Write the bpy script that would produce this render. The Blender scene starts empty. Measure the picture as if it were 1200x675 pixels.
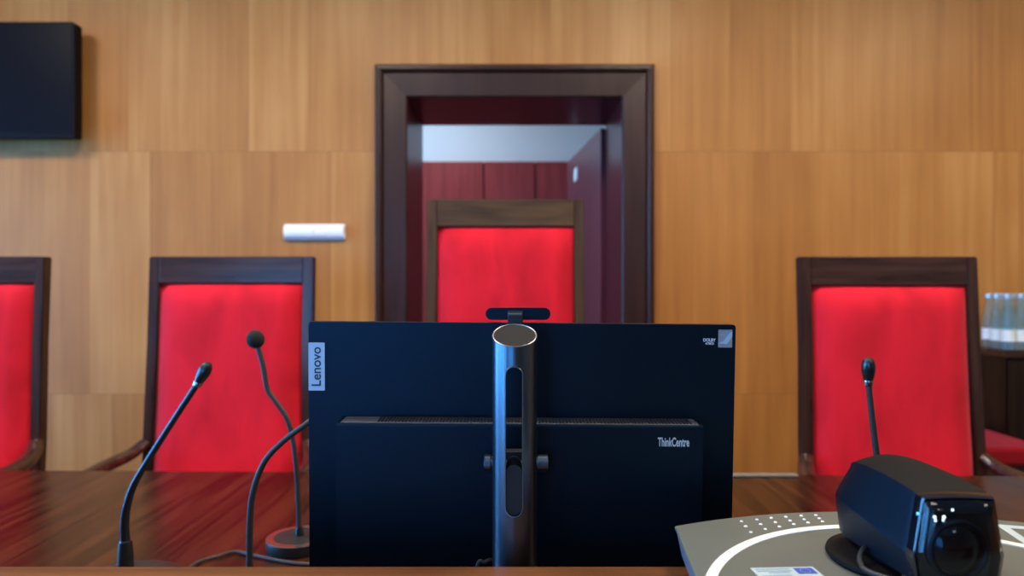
import bpy, bmesh, math, random
from mathutils import Vector, Matrix, Euler
random.seed(7)
scn = bpy.context.scene
COL = scn.collection
PI = math.pi
R = math.radians

# ------------------------------------------------------------------ measuring
F, CX, CY, EYE = 800.0, 600.0, 337.5, 1.25      # the camera's own numbers, used to survey places in metres
def at(px, py, d):
    return Vector(((px - CX) / F * d, d, EYE - (py - CY) / F * d))
def onz(px, py, z):
    d = (EYE - z) * F / (py - CY)
    return Vector(((px - CX) / F * d, d, z))

# ------------------------------------------------------------------ materials
def new_mat(name):
    m = bpy.data.materials.new(name); m.use_nodes = True
    nt = m.node_tree
    return m, nt, nt.nodes['Principled BSDF']
def N(nt, typ, **kw):
    n = nt.nodes.new(typ)
    for k, v in kw.items():
        setattr(n, k, v)
    return n
def plain(name, col, rough=0.5, metal=0.0, bump=0.0, scale=200, coat=0.0, spec=0.5, var=0.0):
    m, nt, b = new_mat(name)
    b.inputs['Base Color'].default_value = (*col, 1)
    b.inputs['Roughness'].default_value = rough
    b.inputs['Metallic'].default_value = metal
    b.inputs['Specular IOR Level'].default_value = spec
    if coat: b.inputs['Coat Weight'].default_value = coat; b.inputs['Coat Roughness'].default_value = 0.05
    tc = N(nt, 'ShaderNodeTexCoord')
    nz = N(nt, 'ShaderNodeTexNoise'); nz.inputs['Scale'].default_value = scale; nz.inputs['Detail'].default_value = 3
    nt.links.new(tc.outputs['Object'], nz.inputs['Vector'])
    if var:
        mx = N(nt, 'ShaderNodeMix', data_type='RGBA')
        mx.inputs['A'].default_value = (*[c * (1 - var) for c in col], 1)
        mx.inputs['B'].default_value = (*[min(1, c * (1 + var)) for c in col], 1)
        nt.links.new(nz.outputs['Fac'], mx.inputs['Factor'])
        nt.links.new(mx.outputs['Result'], b.inputs['Base Color'])
    if bump:
        bp = N(nt, 'ShaderNodeBump'); bp.inputs['Strength'].default_value = bump; bp.inputs['Distance'].default_value = 0.001
        nt.links.new(nz.outputs['Fac'], bp.inputs['Height']); nt.links.new(bp.outputs['Normal'], b.inputs['Normal'])
    return m
def wood(name, dark, light, rough=0.35, scale=(30, 30, 1.5), coat=0.0, detail=6, rot=(0, 0, 0), bump=0.08, lo=0.3, hi=0.7, spec=0.5):
    m, nt, b = new_mat(name)
    tc = N(nt, 'ShaderNodeTexCoord')
    mp = N(nt, 'ShaderNodeMapping'); mp.inputs['Scale'].default_value = scale; mp.inputs['Rotation'].default_value = rot
    nz = N(nt, 'ShaderNodeTexNoise'); nz.inputs['Scale'].default_value = 1.0; nz.inputs['Detail'].default_value = detail; nz.inputs['Distortion'].default_value = 0.6
    nt.links.new(tc.outputs['Object'], mp.inputs['Vector']); nt.links.new(mp.outputs['Vector'], nz.inputs['Vector'])
    cr = N(nt, 'ShaderNodeValToRGB')
    cr.color_ramp.elements[0].position = lo; cr.color_ramp.elements[0].color = (*dark, 1)
    cr.color_ramp.elements[1].position = hi; cr.color_ramp.elements[1].color = (*light, 1)
    nt.links.new(nz.outputs['Fac'], cr.inputs['Fac']); nt.links.new(cr.outputs['Color'], b.inputs['Base Color'])
    b.inputs['Roughness'].default_value = rough
    b.inputs['Specular IOR Level'].default_value = spec
    if coat: b.inputs['Coat Weight'].default_value = coat; b.inputs['Coat Roughness'].default_value = 0.12
    bp = N(nt, 'ShaderNodeBump'); bp.inputs['Strength'].default_value = bump; bp.inputs['Distance'].default_value = 0.002
    nt.links.new(nz.outputs['Fac'], bp.inputs['Height']); nt.links.new(bp.outputs['Normal'], b.inputs['Normal'])
    return m

def wall_wood():
    m, nt, b = new_mat('wall_veneer')
    L = nt.links.new
    def M(op, a, c=None):
        n = N(nt, 'ShaderNodeMath', operation=op)
        for i, v in enumerate((a, c)):
            if v is None: continue
            if isinstance(v, (int, float)): n.inputs[i].default_value = v
            else: L(v, n.inputs[i])
        return n.outputs[0]
    tc = N(nt, 'ShaderNodeTexCoord'); sp = N(nt, 'ShaderNodeSeparateXYZ'); L(tc.outputs['Object'], sp.inputs[0])
    x, z = sp.outputs['X'], sp.outputs['Z']
    zb = M('DIVIDE', M('SUBTRACT', z, 0.745), 1.155)
    band = M('FLOOR', zb)
    off = M('MULTIPLY', band, 0.37)
    u = M('ADD', M('DIVIDE', x, 0.287), off)
    col = M('FLOOR', u)
    cb = N(nt, 'ShaderNodeCombineXYZ'); L(col, cb.inputs[0]); L(band, cb.inputs[1])
    wn = N(nt, 'ShaderNodeTexWhiteNoise', noise_dimensions='3D'); L(cb.outputs[0], wn.inputs['Vector'])
    # grain: tall streaks, shifted per veneer leaf
    g = N(nt, 'ShaderNodeCombineXYZ'); L(M('ADD', M('MULTIPLY', x, 26), M('MULTIPLY', wn.outputs['Value'], 40)), g.inputs[0]); L(M('MULTIPLY', z, 0.9), g.inputs[2]); L(M('MULTIPLY', band, 7.3), g.inputs[1])
    nz = N(nt, 'ShaderNodeTexNoise'); nz.inputs['Scale'].default_value = 1; nz.inputs['Detail'].default_value = 5; nz.inputs['Distortion'].default_value = 0.35; L(g.outputs[0], nz.inputs['Vector'])
    # broad cloudy figure
    n2 = N(nt, 'ShaderNodeTexNoise'); n2.inputs['Scale'].default_value = 1; n2.inputs['Detail'].default_value = 2
    g2 = N(nt, 'ShaderNodeCombineXYZ'); L(M('MULTIPLY', x, 5), g2.inputs[0]); L(M('MULTIPLY', z, 2.2), g2.inputs[2]); L(M('MULTIPLY', wn.outputs['Value'], 9), g2.inputs[1])
    L(g2.outputs[0], n2.inputs['Vector'])
    f = M('ADD', M('ADD', M('MULTIPLY', nz.outputs['Fac'], 0.55), M('MULTIPLY', wn.outputs['Value'], 0.26)), M('MULTIPLY', n2.outputs['Fac'], 0.35))
    cr = N(nt, 'ShaderNodeValToRGB')
    e = cr.color_ramp.elements
    e[0].position = 0.30; e[0].color = (0.330, 0.124, 0.026, 1)
    e[1].position = 0.92; e[1].color = (0.590, 0.300, 0.092, 1)
    k = cr.color_ramp.elements.new(0.6); k.color = (0.450, 0.194, 0.045, 1)
    L(f, cr.inputs['Fac'])
    # fine joints
    fz = M('ABSOLUTE', M('SUBTRACT', M('FRACT', zb), 0.5)); jz = M('GREATER_THAN', fz, 0.4985)
    fu = M('ABSOLUTE', M('SUBTRACT', M('FRACT', u), 0.5)); ju = M('GREATER_THAN', fu, 0.496)
    j = M('MAXIMUM', M('MULTIPLY', jz, 0.35), M('MULTIPLY', ju, 0.18))
    mx = N(nt, 'ShaderNodeMix', data_type='RGBA'); L(j, mx.inputs['Factor']); L(cr.outputs['Color'], mx.inputs['A']); mx.inputs['B'].default_value = (0.12, 0.055, 0.02, 1)
    L(mx.outputs['Result'], b.inputs['Base Color'])
    b.inputs['Roughness'].default_value = 0.45
    b.inputs['Specular IOR Level'].default_value = 0.35
    return m

def velvet(name, col):
    m, nt, b = new_mat(name)
    tc = N(nt, 'ShaderNodeTexCoord')
    n1 = N(nt, 'ShaderNodeTexNoise'); n1.inputs['Scale'].default_value = 6; n1.inputs['Detail'].default_value = 3; n1.inputs['Distortion'].default_value = .5
    mp = N(nt, 'ShaderNodeMapping'); mp.inputs['Scale'].default_value = (1.3, 1, 0.6)
    nt.links.new(tc.outputs['Object'], mp.inputs['Vector']); nt.links.new(mp.outputs['Vector'], n1.inputs['Vector'])
    cr = N(nt, 'ShaderNodeValToRGB')
    cr.color_ramp.elements[0].position = 0.3; cr.color_ramp.elements[0].color = (col[0] * .70, col[1] * .62, col[2] * .64, 1)
    cr.color_ramp.elements[1].position = 0.62; cr.color_ramp.elements[1].color = (*col, 1)
    nt.links.new(n1.outputs['Fac'], cr.inputs['Fac']); nt.links.new(cr.outputs['Color'], b.inputs['Base Color'])
    b.inputs['Roughness'].default_value = 0.85
    b.inputs['Specular IOR Level'].default_value = 0.15
    b.inputs['Sheen Weight'].default_value = 0.35; b.inputs['Sheen Roughness'].default_value = 0.4
    b.inputs['Sheen Tint'].default_value = (1, .25, .3, 1)
    n2 = N(nt, 'ShaderNodeTexNoise'); n2.inputs['Scale'].default_value = 900
    nt.links.new(tc.outputs['Object'], n2.inputs['Vector'])
    bp = N(nt, 'ShaderNodeBump'); bp.inputs['Strength'].default_value = 0.2; bp.inputs['Distance'].default_value = 0.001
    nt.links.new(n2.outputs['Fac'], bp.inputs['Height']); nt.links.new(bp.outputs['Normal'], b.inputs['Normal'])
    return m
def glow(name, col, strength):
    m, nt, b = new_mat(name)
    b.inputs['Base Color'].default_value = (*col, 1)
    b.inputs['Emission Color'].default_value = (*col, 1); b.inputs['Emission Strength'].default_value = strength
    return m
def pane_glass(name, tint=(1, 1, 1), refl=None):
    m = bpy.data.materials.new(name); m.use_nodes = True; nt = m.node_tree; nt.nodes.clear()
    o = N(nt, 'ShaderNodeOutputMaterial'); mx = N(nt, 'ShaderNodeMixShader'); t = N(nt, 'ShaderNodeBsdfTransparent'); g = N(nt, 'ShaderNodeBsdfGlossy'); fr = N(nt, 'ShaderNodeFresnel')
    t.inputs['Color'].default_value = (*tint, 1); g.inputs['Roughness'].default_value = 0.01; fr.inputs['IOR'].default_value = 1.5
    nt.links.new(fr.outputs[0], mx.inputs[0]); nt.links.new(t.outputs[0], mx.inputs[1]); nt.links.new(g.outputs[0], mx.inputs[2]); nt.links.new(mx.outputs[0], o.inputs[0])
    return m

MT = dict(
    wall=wall_wood(),
    sidewall=plain('brown_plaster', (.30, .19, .11), .8, bump=.05, scale=60),
    white=plain('white_plaster', (.80, .83, .86), .8, bump=.04, scale=60),
    ceil=plain('white_ceiling_paint', (.78, .76, .72), .85, bump=.03, scale=80),
    floor=wood('parquet', (.10, .045, .02), (.2, .095, .045), .4, (6, 40, 6)),
    bench_top=wood('polished_brown_top', (.0085, .0022, .0010), (.056, .0160, .0070), .24, (38, 2.2, 30), coat=.0, lo=.36, hi=.64, bump=.03, spec=.35),
    ledge=wood('warm_brown_ledge', (.072, .024, .006), (.165, .062, .018), .42, (2.5, 60, 60), bump=.05, spec=.3),
    dark=wood('dark_stained_wood', (.020, .009, .007), (.056, .025, .017), .22, (30, 30, 3), lo=.3, hi=.72, bump=.1),
    cabinet=wood('near_black_wood', (.006, .003, .002), (.016, .008, .005), .4, (26, 26, 2), spec=.3),
    darkx=wood('dark_stained_wood_across', (.020, .009, .007), (.058, .026, .018), .22, (3, 30, 34), lo=.3, hi=.72, bump=.1),
    oldwood=wood('brown_stained_wood', (.034, .017, .007), (.084, .045, .019), .5, (26, 26, 3), bump=.1, spec=.25),
    oldwoodx=wood('brown_stained_wood_across', (.028, .014, .006), (.086, .046, .019), .5, (4, 26, 30), bump=.1, spec=.25),
    frame=wood('mahogany_moulding', (.026, .010, .008), (.046, .018, .013), .36, (26, 26, 2), spec=.3),
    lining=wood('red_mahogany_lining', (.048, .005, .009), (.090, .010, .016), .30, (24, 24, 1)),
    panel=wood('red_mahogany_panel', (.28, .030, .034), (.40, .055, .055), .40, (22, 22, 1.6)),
    doorw=wood('plum_door', (.105, .022, .034), (.175, .040, .060), .38, (50, 50, 1)),
    velvet=velvet('red_velvet', (.665, .0125, .028)),
    velvet2=velvet('red_cushion_cloth', (.24, .003, .008)),
    pc=plain('blue_black_metallic_finish', (.008, .019, .033), .42, metal=.85, bump=.02, scale=900),
    pcdark=plain('black_plastic', (.006, .007, .009), .5),
    pcvent=plain('grey_vent_plastic', (.09, .085, .085), .55),
    screen=plain('black_screen_glass', (.004, .004, .005), .06),
    metal=plain('gunmetal_aluminium', (.115, .150, .190), .29, metal=1.0, bump=.02, scale=1500),
    metal_rim=plain('bright_machined_edge', (.17, .175, .18), .35, metal=.8),
    capgrey=plain('grey_cap', (.011, .0105, .0105), .8, spec=.25, bump=.1, scale=2500),
    tag=plain('silver_tag', (.42, .55, .68), .4, metal=.1),
    ink=plain('dark_ink', (.012, .03, .05), .6),
    wordmark=plain('silver_print', (.55, .58, .58), .5),
    whiteprint=plain('white_print', (.75, .82, .85), .6),
    holo=plain('silver_sticker_foil', (.30, .34, .37), .4, metal=.25, var=.35, scale=90),
    holo2=plain('pale_blue_foil', (.36, .52, .60), .4),
    camera=plain('navy_black_shell', (.0065, .0175, .032), .40, metal=.75, bump=.15, scale=2600),
    camtop=plain('charcoal_top_shell', (.0045, .0042, .0042), .7, spec=.12, bump=.2, scale=2600),
    gloss=plain('glossy_black', (.005, .005, .007), .08, coat=.5),
    base=plain('champagne_silver_plastic', (.100, .114, .100), .45, spec=.35, bump=.04, scale=1600),
    baseside=plain('grey_blue_plastic', (.10, .125, .17), .5, var=.2, scale=120),
    strip=plain('white_gloss_inlay', (.82, .82, .80), .2),
    sticker=plain('white_label_paper', (.40, .50, .52), .5),
    stickertext=plain('pale_blue_print', (.17, .29, .38), .6),
    flag=plain('flag_blue', (.015, .07, .42), .5),
    yellow=plain('flag_yellow', (.75, .6, .05), .5),
    mic=plain('black_microphone_metal', (.055, .068, .072), .26, metal=.8),
    micmetal=plain('dark_steel_tube', (.055, .062, .070), .26, metal=.8),
    foam=plain('black_foam', (.010, .010, .011), .95, bump=1.0, scale=700),
    micbase=plain('dark_grey_base', (.012, .012, .014), .45),
    steel=plain('bright_steel', (.5, .5, .48), .25, metal=1),
    cable=plain('dark_grey_cable', (.030, .028, .028), .5),
    tv=plain('black_tv_plastic', (.004, .005, .007), .5, spec=.1),
    tvscreen=plain('dark_tv_screen', (.004, .005, .009), .35, spec=.1),
    switch=plain('white_switch_plastic', (.90, .93, .95), .3),
    label=plain('white_paper_label', (.75, .85, .88), .6),
    cap=plain('silver_blue_cap', (.45, .58, .66), .35, metal=.5),
    paper=plain('pale_grey_plastic', (.15, .135, .11), .6),
    winframe=plain('white_window_paint', (.8, .8, .8), .4),
    windowglass=pane_glass('window_glass'),
    lens=pane_glass('clear_cover_glass', (.55, .68, .78)),
    led=glow('lit_white_led', (1, 1, 1), 2.5),  # emission stands in for reflected ceiling lamps
    ledblue=glow('lit_blue_led', (.1, .5, 1), 1.5),
    lamp=glow('lamp_diffuser', (1, .93, .82), 3.0),
)
def bottle_glass():
    m, nt, b = new_mat('pale_teal_glass')
    b.inputs['Base Color'].default_value = (.60, .85, .92, 1); b.inputs['Roughness'].default_value = .06
    b.inputs['Transmission Weight'].default_value = .9; b.inputs['IOR'].default_value = 1.35
    return m
MT['bottle'] = bottle_glass()

# ------------------------------------------------------------------ mesh helpers
def bx(bm, c, s, bev=0.0, seg=2, M=None):
    r = bmesh.ops.create_cube(bm, size=1.0)
    vs = r['verts']
    bmesh.ops.scale(bm, vec=s, verts=vs); bmesh.ops.translate(bm, vec=c, verts=vs)
    if bev:
        es = list({e for v in vs for e in v.link_edges})
        rb = bmesh.ops.bevel(bm, geom=es, offset=bev, segments=seg, profile=.6, affect='EDGES', clamp_overlap=True)
        vs = list({v for v in rb['verts'] if v.is_valid} | {v for f in rb['faces'] for v in f.verts} | {v for v in vs if v.is_valid})
    if M is not None: bmesh.ops.transform(bm, matrix=M, verts=[v for v in vs if v.is_valid])
    return vs
def box_bm(c, s, bev=0.0, seg=2):
    bm = bmesh.new(); bx(bm, c, s, bev, seg); return bm
def span(x0, x1, y0, y1, z0, z1, bev=0.0, seg=2):
    return box_bm(((x0 + x1) / 2, (y0 + y1) / 2, (z0 + z1) / 2), (x1 - x0, y1 - y0, z1 - z0), bev, seg)
def prism(bm, pts, axis, a, b):
    """closed outline (list of 2-D points) pushed along axis from a to b"""
    def P(p, t):
        if axis == 'z': return (p[0], p[1], t)
        if axis == 'y': return (p[0], t, p[1])
        return (t, p[0], p[1])
    v0 = [bm.verts.new(P(p, a)) for p in pts]; v1 = [bm.verts.new(P(p, b)) for p in pts]
    n = len(pts)
    bm.faces.new(v0); bm.faces.new(v1[::-1])
    for i in range(n): bm.faces.new((v0[i], v1[i], v1[(i + 1) % n], v0[(i + 1) % n]))
    return v0 + v1
def lathe(bm, prof, c=(0, 0, 0), n=32, M=None):
    rings = []
    for r, z in prof:
        if r < 1e-6: rings.append([bm.verts.new((0, 0, z))])
        else: rings.append([bm.verts.new((r * math.cos(2 * PI * i / n), r * math.sin(2 * PI * i / n), z)) for i in range(n)])
    for a, b in zip(rings, rings[1:]):
        if len(a) == 1 and len(b) == 1: continue
        for i in range(n):
            j = (i + 1) % n
            if len(a) == 1: bm.faces.new((a[0], b[j], b[i]))
            elif len(b) == 1: bm.faces.new((a[i], a[j], b[0]))
            else: bm.faces.new((a[i], a[j], b[j], b[i]))
    for rg, flip in ((rings[0], True), (rings[-1], False)):
        if len(rg) > 1: bm.faces.new(rg[::-1] if flip else rg)
    vs = [v for rg in rings for v in rg]
    if M is not None: bmesh.ops.transform(bm, matrix=M, verts=vs)
    bmesh.ops.translate(bm, vec=c, verts=vs)
    return vs
def smooth_path(pts, per=8):
    pts = [Vector(p) for p in pts]
    ext = [pts[0] * 2 - pts[1]] + pts + [pts[-1] * 2 - pts[-2]]
    out = []
    for i in range(1, len(ext) - 2):
        p0, p1, p2, p3 = ext[i - 1:i + 3]
        for k in range(per):
            t = k / per
            out.append(.5 * ((2 * p1) + (p2 - p0) * t + (2 * p0 - 5 * p1 + 4 * p2 - p3) * t * t + (3 * p1 - p0 - 3 * p2 + p3) * t ** 3))
    out.append(pts[-1]); return out
def tube(bm, path, rad, n=12, flat=(1, 1), closed=False):
    m = len(path)
    rr = rad if callable(rad) else (lambda t: rad)
    rings = []; up = None
    for i, p in enumerate(path):
        if closed: t = (path[(i + 1) % m] - path[i - 1]).normalized()
        else: t = (path[min(i + 1, m - 1)] - path[max(i - 1, 0)]).normalized()
        if up is None: up = Vector((0, 0, 1)) if abs(t.z) < .9 else Vector((0, 1, 0))
        up = (up - t * up.dot(t)).normalized(); sd = t.cross(up)
        r = rr(i / (m - 1))
        rings.append([bm.verts.new(p + sd * (r * flat[0] * math.cos(2 * PI * k / n)) + up * (r * flat[1] * math.sin(2 * PI * k / n))) for k in range(n)])
    pairs = list(zip(rings, rings[1:])) + ([(rings[-1], rings[0])] if closed else [])
    for a, b in pairs:
        for k in range(n): bm.faces.new((a[k], a[(k + 1) % n], b[(k + 1) % n], b[k]))
    if not closed: bm.faces.new(rings[0][::-1]); bm.faces.new(rings[-1])
def arc(cx, cy, r, a0, a1, n):
    return [(cx + r * math.cos(R(a0 + (a1 - a0) * i / n)), cy + r * math.sin(R(a0 + (a1 - a0) * i / n))) for i in range(n + 1)]
def stadium(cx, z0, z1, r, n=12):
    return arc(cx, z1 - r, r, 0, 180, n) + arc(cx, z0 + r, r, 180, 360, n)
def rrect(x0, x1, z0, z1, r, n=6):
    return arc(x1 - r, z1 - r, r, 0, 90, n) + arc(x0 + r, z1 - r, r, 90, 180, n) + arc(x0 + r, z0 + r, r, 180, 270, n) + arc(x1 - r, z0 + r, r, 270, 360, n)
def loft(bm, rings, cap=True):
    vr = [[bm.verts.new(p) for p in r] for r in rings]
    n = len(vr[0])
    for a, b in zip(vr, vr[1:]):
        for k in range(n): bm.faces.new((a[k], a[(k + 1) % n], b[(k + 1) % n], b[k]))
    if cap: bm.faces.new(vr[0][::-1]); bm.faces.new(vr[-1])

def finish(name, me, mat, parent, smooth, label):
    o = bpy.data.objects.new(name, me); COL.objects.link(o)
    me.materials.clear(); me.materials.append(mat)
    if smooth is not None:
        me.polygons.foreach_set('use_smooth', [True] * len(me.polygons))
        me.set_sharp_from_angle(angle=R(smooth))
        wn = o.modifiers.new('weighted_normal', 'WEIGHTED_NORMAL'); wn.keep_sharp = True
    if parent is not None:
        o.parent = parent
        if parent.parent is None: o.matrix_parent_inverse = Matrix.Translation(parent.location).inverted()   # parts are drawn in world metres
    if label: o['label'] = label
    return o
def obj(name, bm, mat, parent=None, smooth=35, label=None, M=None):
    if M is not None: bmesh.ops.transform(bm, matrix=M, verts=bm.verts)
    bmesh.ops.recalc_face_normals(bm, faces=bm.faces)
    me = bpy.data.meshes.new(name); bm.to_mesh(me); bm.free()
    return finish(name, me, MT[mat], parent, smooth, label)
def tag(o, label, cat, group=None):
    o['label'] = label; o['category'] = cat
    if group: o['group'] = group
    return o
def thing(name, label, cat, loc=(0, 0, 0), group=None):
    o = bpy.data.objects.new(name, None); COL.objects.link(o); o.location = loc; o.empty_display_size = .1
    return tag(o, label, cat, group)
def struct(name, bm, mat, parent=None, smooth=None):
    o = obj(name, bm, mat, parent, smooth)
    if parent is None: o['kind'] = 'structure'
    return o
def text(name, s, size, mat, M, parent, sx=1.0, bold=0.0, depth=.0002, label=None):
    cu = bpy.data.curves.new('t', 'FONT'); cu.body = s; cu.size = size; cu.align_x = 'CENTER'; cu.align_y = 'CENTER'; cu.extrude = depth; cu.offset = bold
    to = bpy.data.objects.new('t', cu); COL.objects.link(to)
    bpy.context.view_layer.update()
    me = bpy.data.meshes.new_from_object(to.evaluated_get(bpy.context.evaluated_depsgraph_get()))
    bpy.data.objects.remove(to)
    me.transform(M @ Matrix.Diagonal((sx, 1, 1, 1)))
    return finish(name, me, MT[mat], parent, None, label)
def children(o): return [c for c in COL.objects if c.parent == o]
def copy_tree(o, parent=None):
    c = o.copy(); COL.objects.link(c)
    if parent is not None: c.parent = parent
    for ch in children(o): copy_tree(ch, c)
    return c
RX90 = Matrix.Rotation(R(90), 4, 'X')

# ------------------------------------------------------------------ the room
WY = 3.25                      # courtroom face of the panelled wall
XL, XR, YB, ZC = -4.3, 4.3, -5.2, 3.15
TH = .54                       # depth of the doorway
DL, DR, DT = -.4956, .520, 2.153
struct('floor', span(XL - .2, XR + .2, YB - .2, 6.0, -.1, 0), 'floor')
struct('ceiling', span(XL - .2, XR + .2, YB - .2, WY + TH, ZC, ZC + .1), 'ceil')
bm = bmesh.new()
prism(bm, [(XL, 0), (DL - .02, 0), (DL - .02, DT + .02), (DR + .02, DT + .02), (DR + .02, 0), (XR, 0), (XR, ZC), (XL, ZC)], 'y', WY, WY + TH)
struct('wall_back', bm, 'wall')
# left wall with three tall windows, front wall (behind the camera) with two
def wall_with_holes(name, axis, at_, t, u0, u1, holes, mat):
    bm = bmesh.new()
    xs = [u0] + [v for h in holes for v in h[:2]] + [u1]
    def add(a, b, z0, z1):
        if axis == 'x': bx(bm, (at_, (a + b) / 2, (z0 + z1) / 2), (t, b - a, z1 - z0))
        else: bx(bm, ((a + b) / 2, at_, (z0 + z1) / 2), (b - a, t, z1 - z0))
    for i in range(0, len(xs), 2): add(xs[i], xs[i + 1], 0, ZC)
    for a, b, z0, z1 in holes: add(a, b, 0, z0); add(a, b, z1, ZC)
    return struct(name, bm, mat)
LH = [(-5.0, -3.3, .06, 2.55), (-2.8, -1.2, .06, 2.55), (-.7, .9, .06, 2.55), (1.3, 2.7, .06, 2.55)]
FH = [(-4.2, -2.6, .06, 2.55), (-2.3, -1.0, .06, 2.55)]
wall_with_holes('wall_left', 'x', XL - .1, .2, YB - .2, WY + TH, LH, 'sidewall')
wall_with_holes('wall_front', 'y', YB - .1, .2, XL, XR, FH, 'sidewall')
struct('wall_right', span(XR, XR + .2, YB - .2, WY + TH, 0, ZC), 'sidewall')
def window(n, axis, at_, a, b, z0, z1):
    bm = bmesh.new()
    def bar(u0, u1, v0, v1):
        c = ((u0 + u1) / 2, (v0 + v1) / 2); s = (u1 - u0, v1 - v0)
        if axis == 'x': bx(bm, (at_, c[0], c[1]), (.07, s[0], s[1]))
        else: bx(bm, (c[0], at_, c[1]), (s[0], .07, s[1]))
    w = .06
    bar(a, a + w, z0, z1); bar(b - w, b, z0, z1); bar(a + w, b - w, z0, z0 + w); bar(a + w, b - w, z1 - w, z1)
    m = (a + b) / 2; bar(m - .03, m + .03, z0 + w, z1 - w)
    o = struct('window_%d' % n, bm, 'winframe')
    g = span(at_ - .004, at_ + .004, a + w, b - w, z0 + w, z1 - w) if axis == 'x' else span(a + w, b - w, at_ - .004, at_ + .004, z0 + w, z1 - w)
    obj('pane', g, 'windowglass', o, None)
def window_light(name, loc, rot, sx, sy, power, col):
    l = bpy.data.lights.new(name, 'AREA'); l.shape = 'RECTANGLE'; l.size = sx; l.size_y = sy; l.energy = power; l.color = col
    o = bpy.data.objects.new(name, l); COL.objects.link(o); o.location = loc; o.rotation_euler = rot
    return o
DAY = (.10, .42, 1.0)
n = 0
for a, b, z0, z1 in LH:
    n += 1; window(n, 'x', XL - .1, a, b, z0, z1)
    window_light('daylight', (XL - .25, (a + b) / 2, (z0 + z1) / 2), (0, R(-90), 0), z1 - z0, b - a, 230, DAY)
for a, b, z0, z1 in FH:
    n += 1; window(n, 'y', YB - .1, a, b, z0, z1)
    window_light('daylight', ((a + b) / 2, YB - .25, (z0 + z1) / 2), (R(90), 0, 0), b - a, z1 - z0, 80, DAY)
# recessed ceiling lamps
for i, (lx, ly) in enumerate([(-2.7, 1.4), (-.9, 1.4), (.9, 1.4), (2.7, 1.4), (-2.7, -.6), (-.9, -.6), (.9, -.6), (2.7, -.6), (-1.8, -3), (1.8, -3)]):
    o = thing('ceiling_lamp', 'square recessed ceiling lamp above the courtroom', 'lamp', (lx, ly, ZC), 'ceiling lamps')
    bm = bmesh.new(); prism(bm, rrect(-.31, .31, -.31, .31, .01, 2), 'z', -.03, 0)
    obj('housing', bm, 'winframe', o, None, M=Matrix.Translation((lx, ly, ZC)))
    obj('diffuser', span(lx - .28, lx + .28, ly - .28, ly + .28, ZC - .034, ZC - .031), 'lamp', o, None)
    window_light('lamp_light', (lx, ly, ZC - .04), (0, 0, 0), .55, .55, 41 if ly > 1 else 8, (1, .83, .62))

# doorway: lining, moulded architrave, open leaf
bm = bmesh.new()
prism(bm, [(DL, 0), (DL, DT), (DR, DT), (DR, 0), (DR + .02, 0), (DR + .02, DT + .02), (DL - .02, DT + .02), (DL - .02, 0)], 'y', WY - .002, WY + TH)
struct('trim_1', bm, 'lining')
bm = bmesh.new()
prof = [(0, .0), (0, .022), (.006, .028), (.108, .034), (.114, .030), (.118, .046), (.126, .052), (.142, .050), (.150, .040), (.150, 0)]
def ring(u, v): return [bm.verts.new(p) for p in ((DL - u, WY - v, 0), (DL - u, WY - v, DT + u), (DR + u, WY - v, DT + u), (DR + u, WY - v, 0))]
rs = [ring(u, v) for u, v in prof]
for a, b in zip(rs, rs[1:] + rs[:1]):
    for k in range(3): bm.faces.new((a[k], a[k + 1], b[k + 1], b[k]))
bm.faces.new([r[0] for r in rs]); bm.faces.new([r[3] for r in rs][::-1])
struct('trim_2', bm, 'frame')
a = Vector((.494, WY + TH + .012)); b = Vector((.392, 4.83)); dv = (b - a).normalized(); nv = Vector((dv.y, -dv.x))
bm = bmesh.new(); prism(bm, [a, b, b + nv * .04, a + nv * .04], 'z', .01, 2.138)
door = struct('door_1', bm, 'doorw')
def on_door(s, z, w, h, t):
    bm = bmesh.new(); bx(bm, (0, 0, 0), (t, w, h), .002)
    p = a + dv * s - nv * (t / 2)
    return bm, Matrix.Translation((p.x, p.y, z)) @ Matrix.Rotation(math.atan2(dv.y, dv.x) - PI / 2, 4, 'Z')
bmx, Mx = on_door(.71, 2.0, .10, .085, .006); obj('sign_plate', bmx, 'label', door, None, M=Mx)
bmx, Mx = on_door(.95, 1.02, .035, .2, .012); hp = obj('handle_plate', bmx, 'steel', door, None, M=Mx)
p0 = a + dv * .95 - nv * .01; p1 = p0 - nv * .045; p2 = p1 - dv * .11
bm = bmesh.new(); tube(bm, smooth_path([(p0.x, p0.y, 1.06), (p1.x, p1.y, 1.06), (p2.x, p2.y, 1.06)], 6), .009, 10); obj('handle', bm, 'steel', hp)

# the room beyond the doorway
AX0, AX1, AY, AZ = -2.4, 1.6, 5.6, 2.9
struct('wall_anteroom_back', span(AX0, AX1, AY, AY + .15, 0, AZ), 'white')
struct('wall_anteroom_left', span(AX0 - .15, AX0, WY + TH, AY + .15, 0, AZ), 'white')
struct('wall_anteroom_right', span(AX1, AX1 + .15, WY + TH, AY + .15, 0, AZ), 'white')
struct('ceiling_anteroom', span(AX0 - .15, AX1 + .15, WY + TH, AY + .15, AZ, AZ + .1), 'white')
bm = bmesh.new()
edges = [-2.34, -1.90, -1.45, -.95, -.231, .189, .609, 1.03, 1.58]
for x, x1 in zip(edges, edges[1:]): bx(bm, ((x + x1) / 2, AY - .022, 1.14), (x1 - x - .014, .024, 2.28))
o = struct('trim_3', bm, 'panel')
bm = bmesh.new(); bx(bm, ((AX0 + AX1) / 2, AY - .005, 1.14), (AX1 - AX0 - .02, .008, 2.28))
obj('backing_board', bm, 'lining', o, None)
window_light('anteroom_daylight', (AX0 + .1, 4.7, 1.9), (0, R(-90), 0), 1.4, 1.4, 52, (.28, .60, 1.0))
o = thing('ceiling_lamp', 'square ceiling lamp of the room behind the doorway', 'lamp', (-.6, 4.75, AZ))
obj('housing', span(-.9, -.3, 4.45, 5.05, AZ - .03, AZ), 'winframe', o, None)
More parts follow.
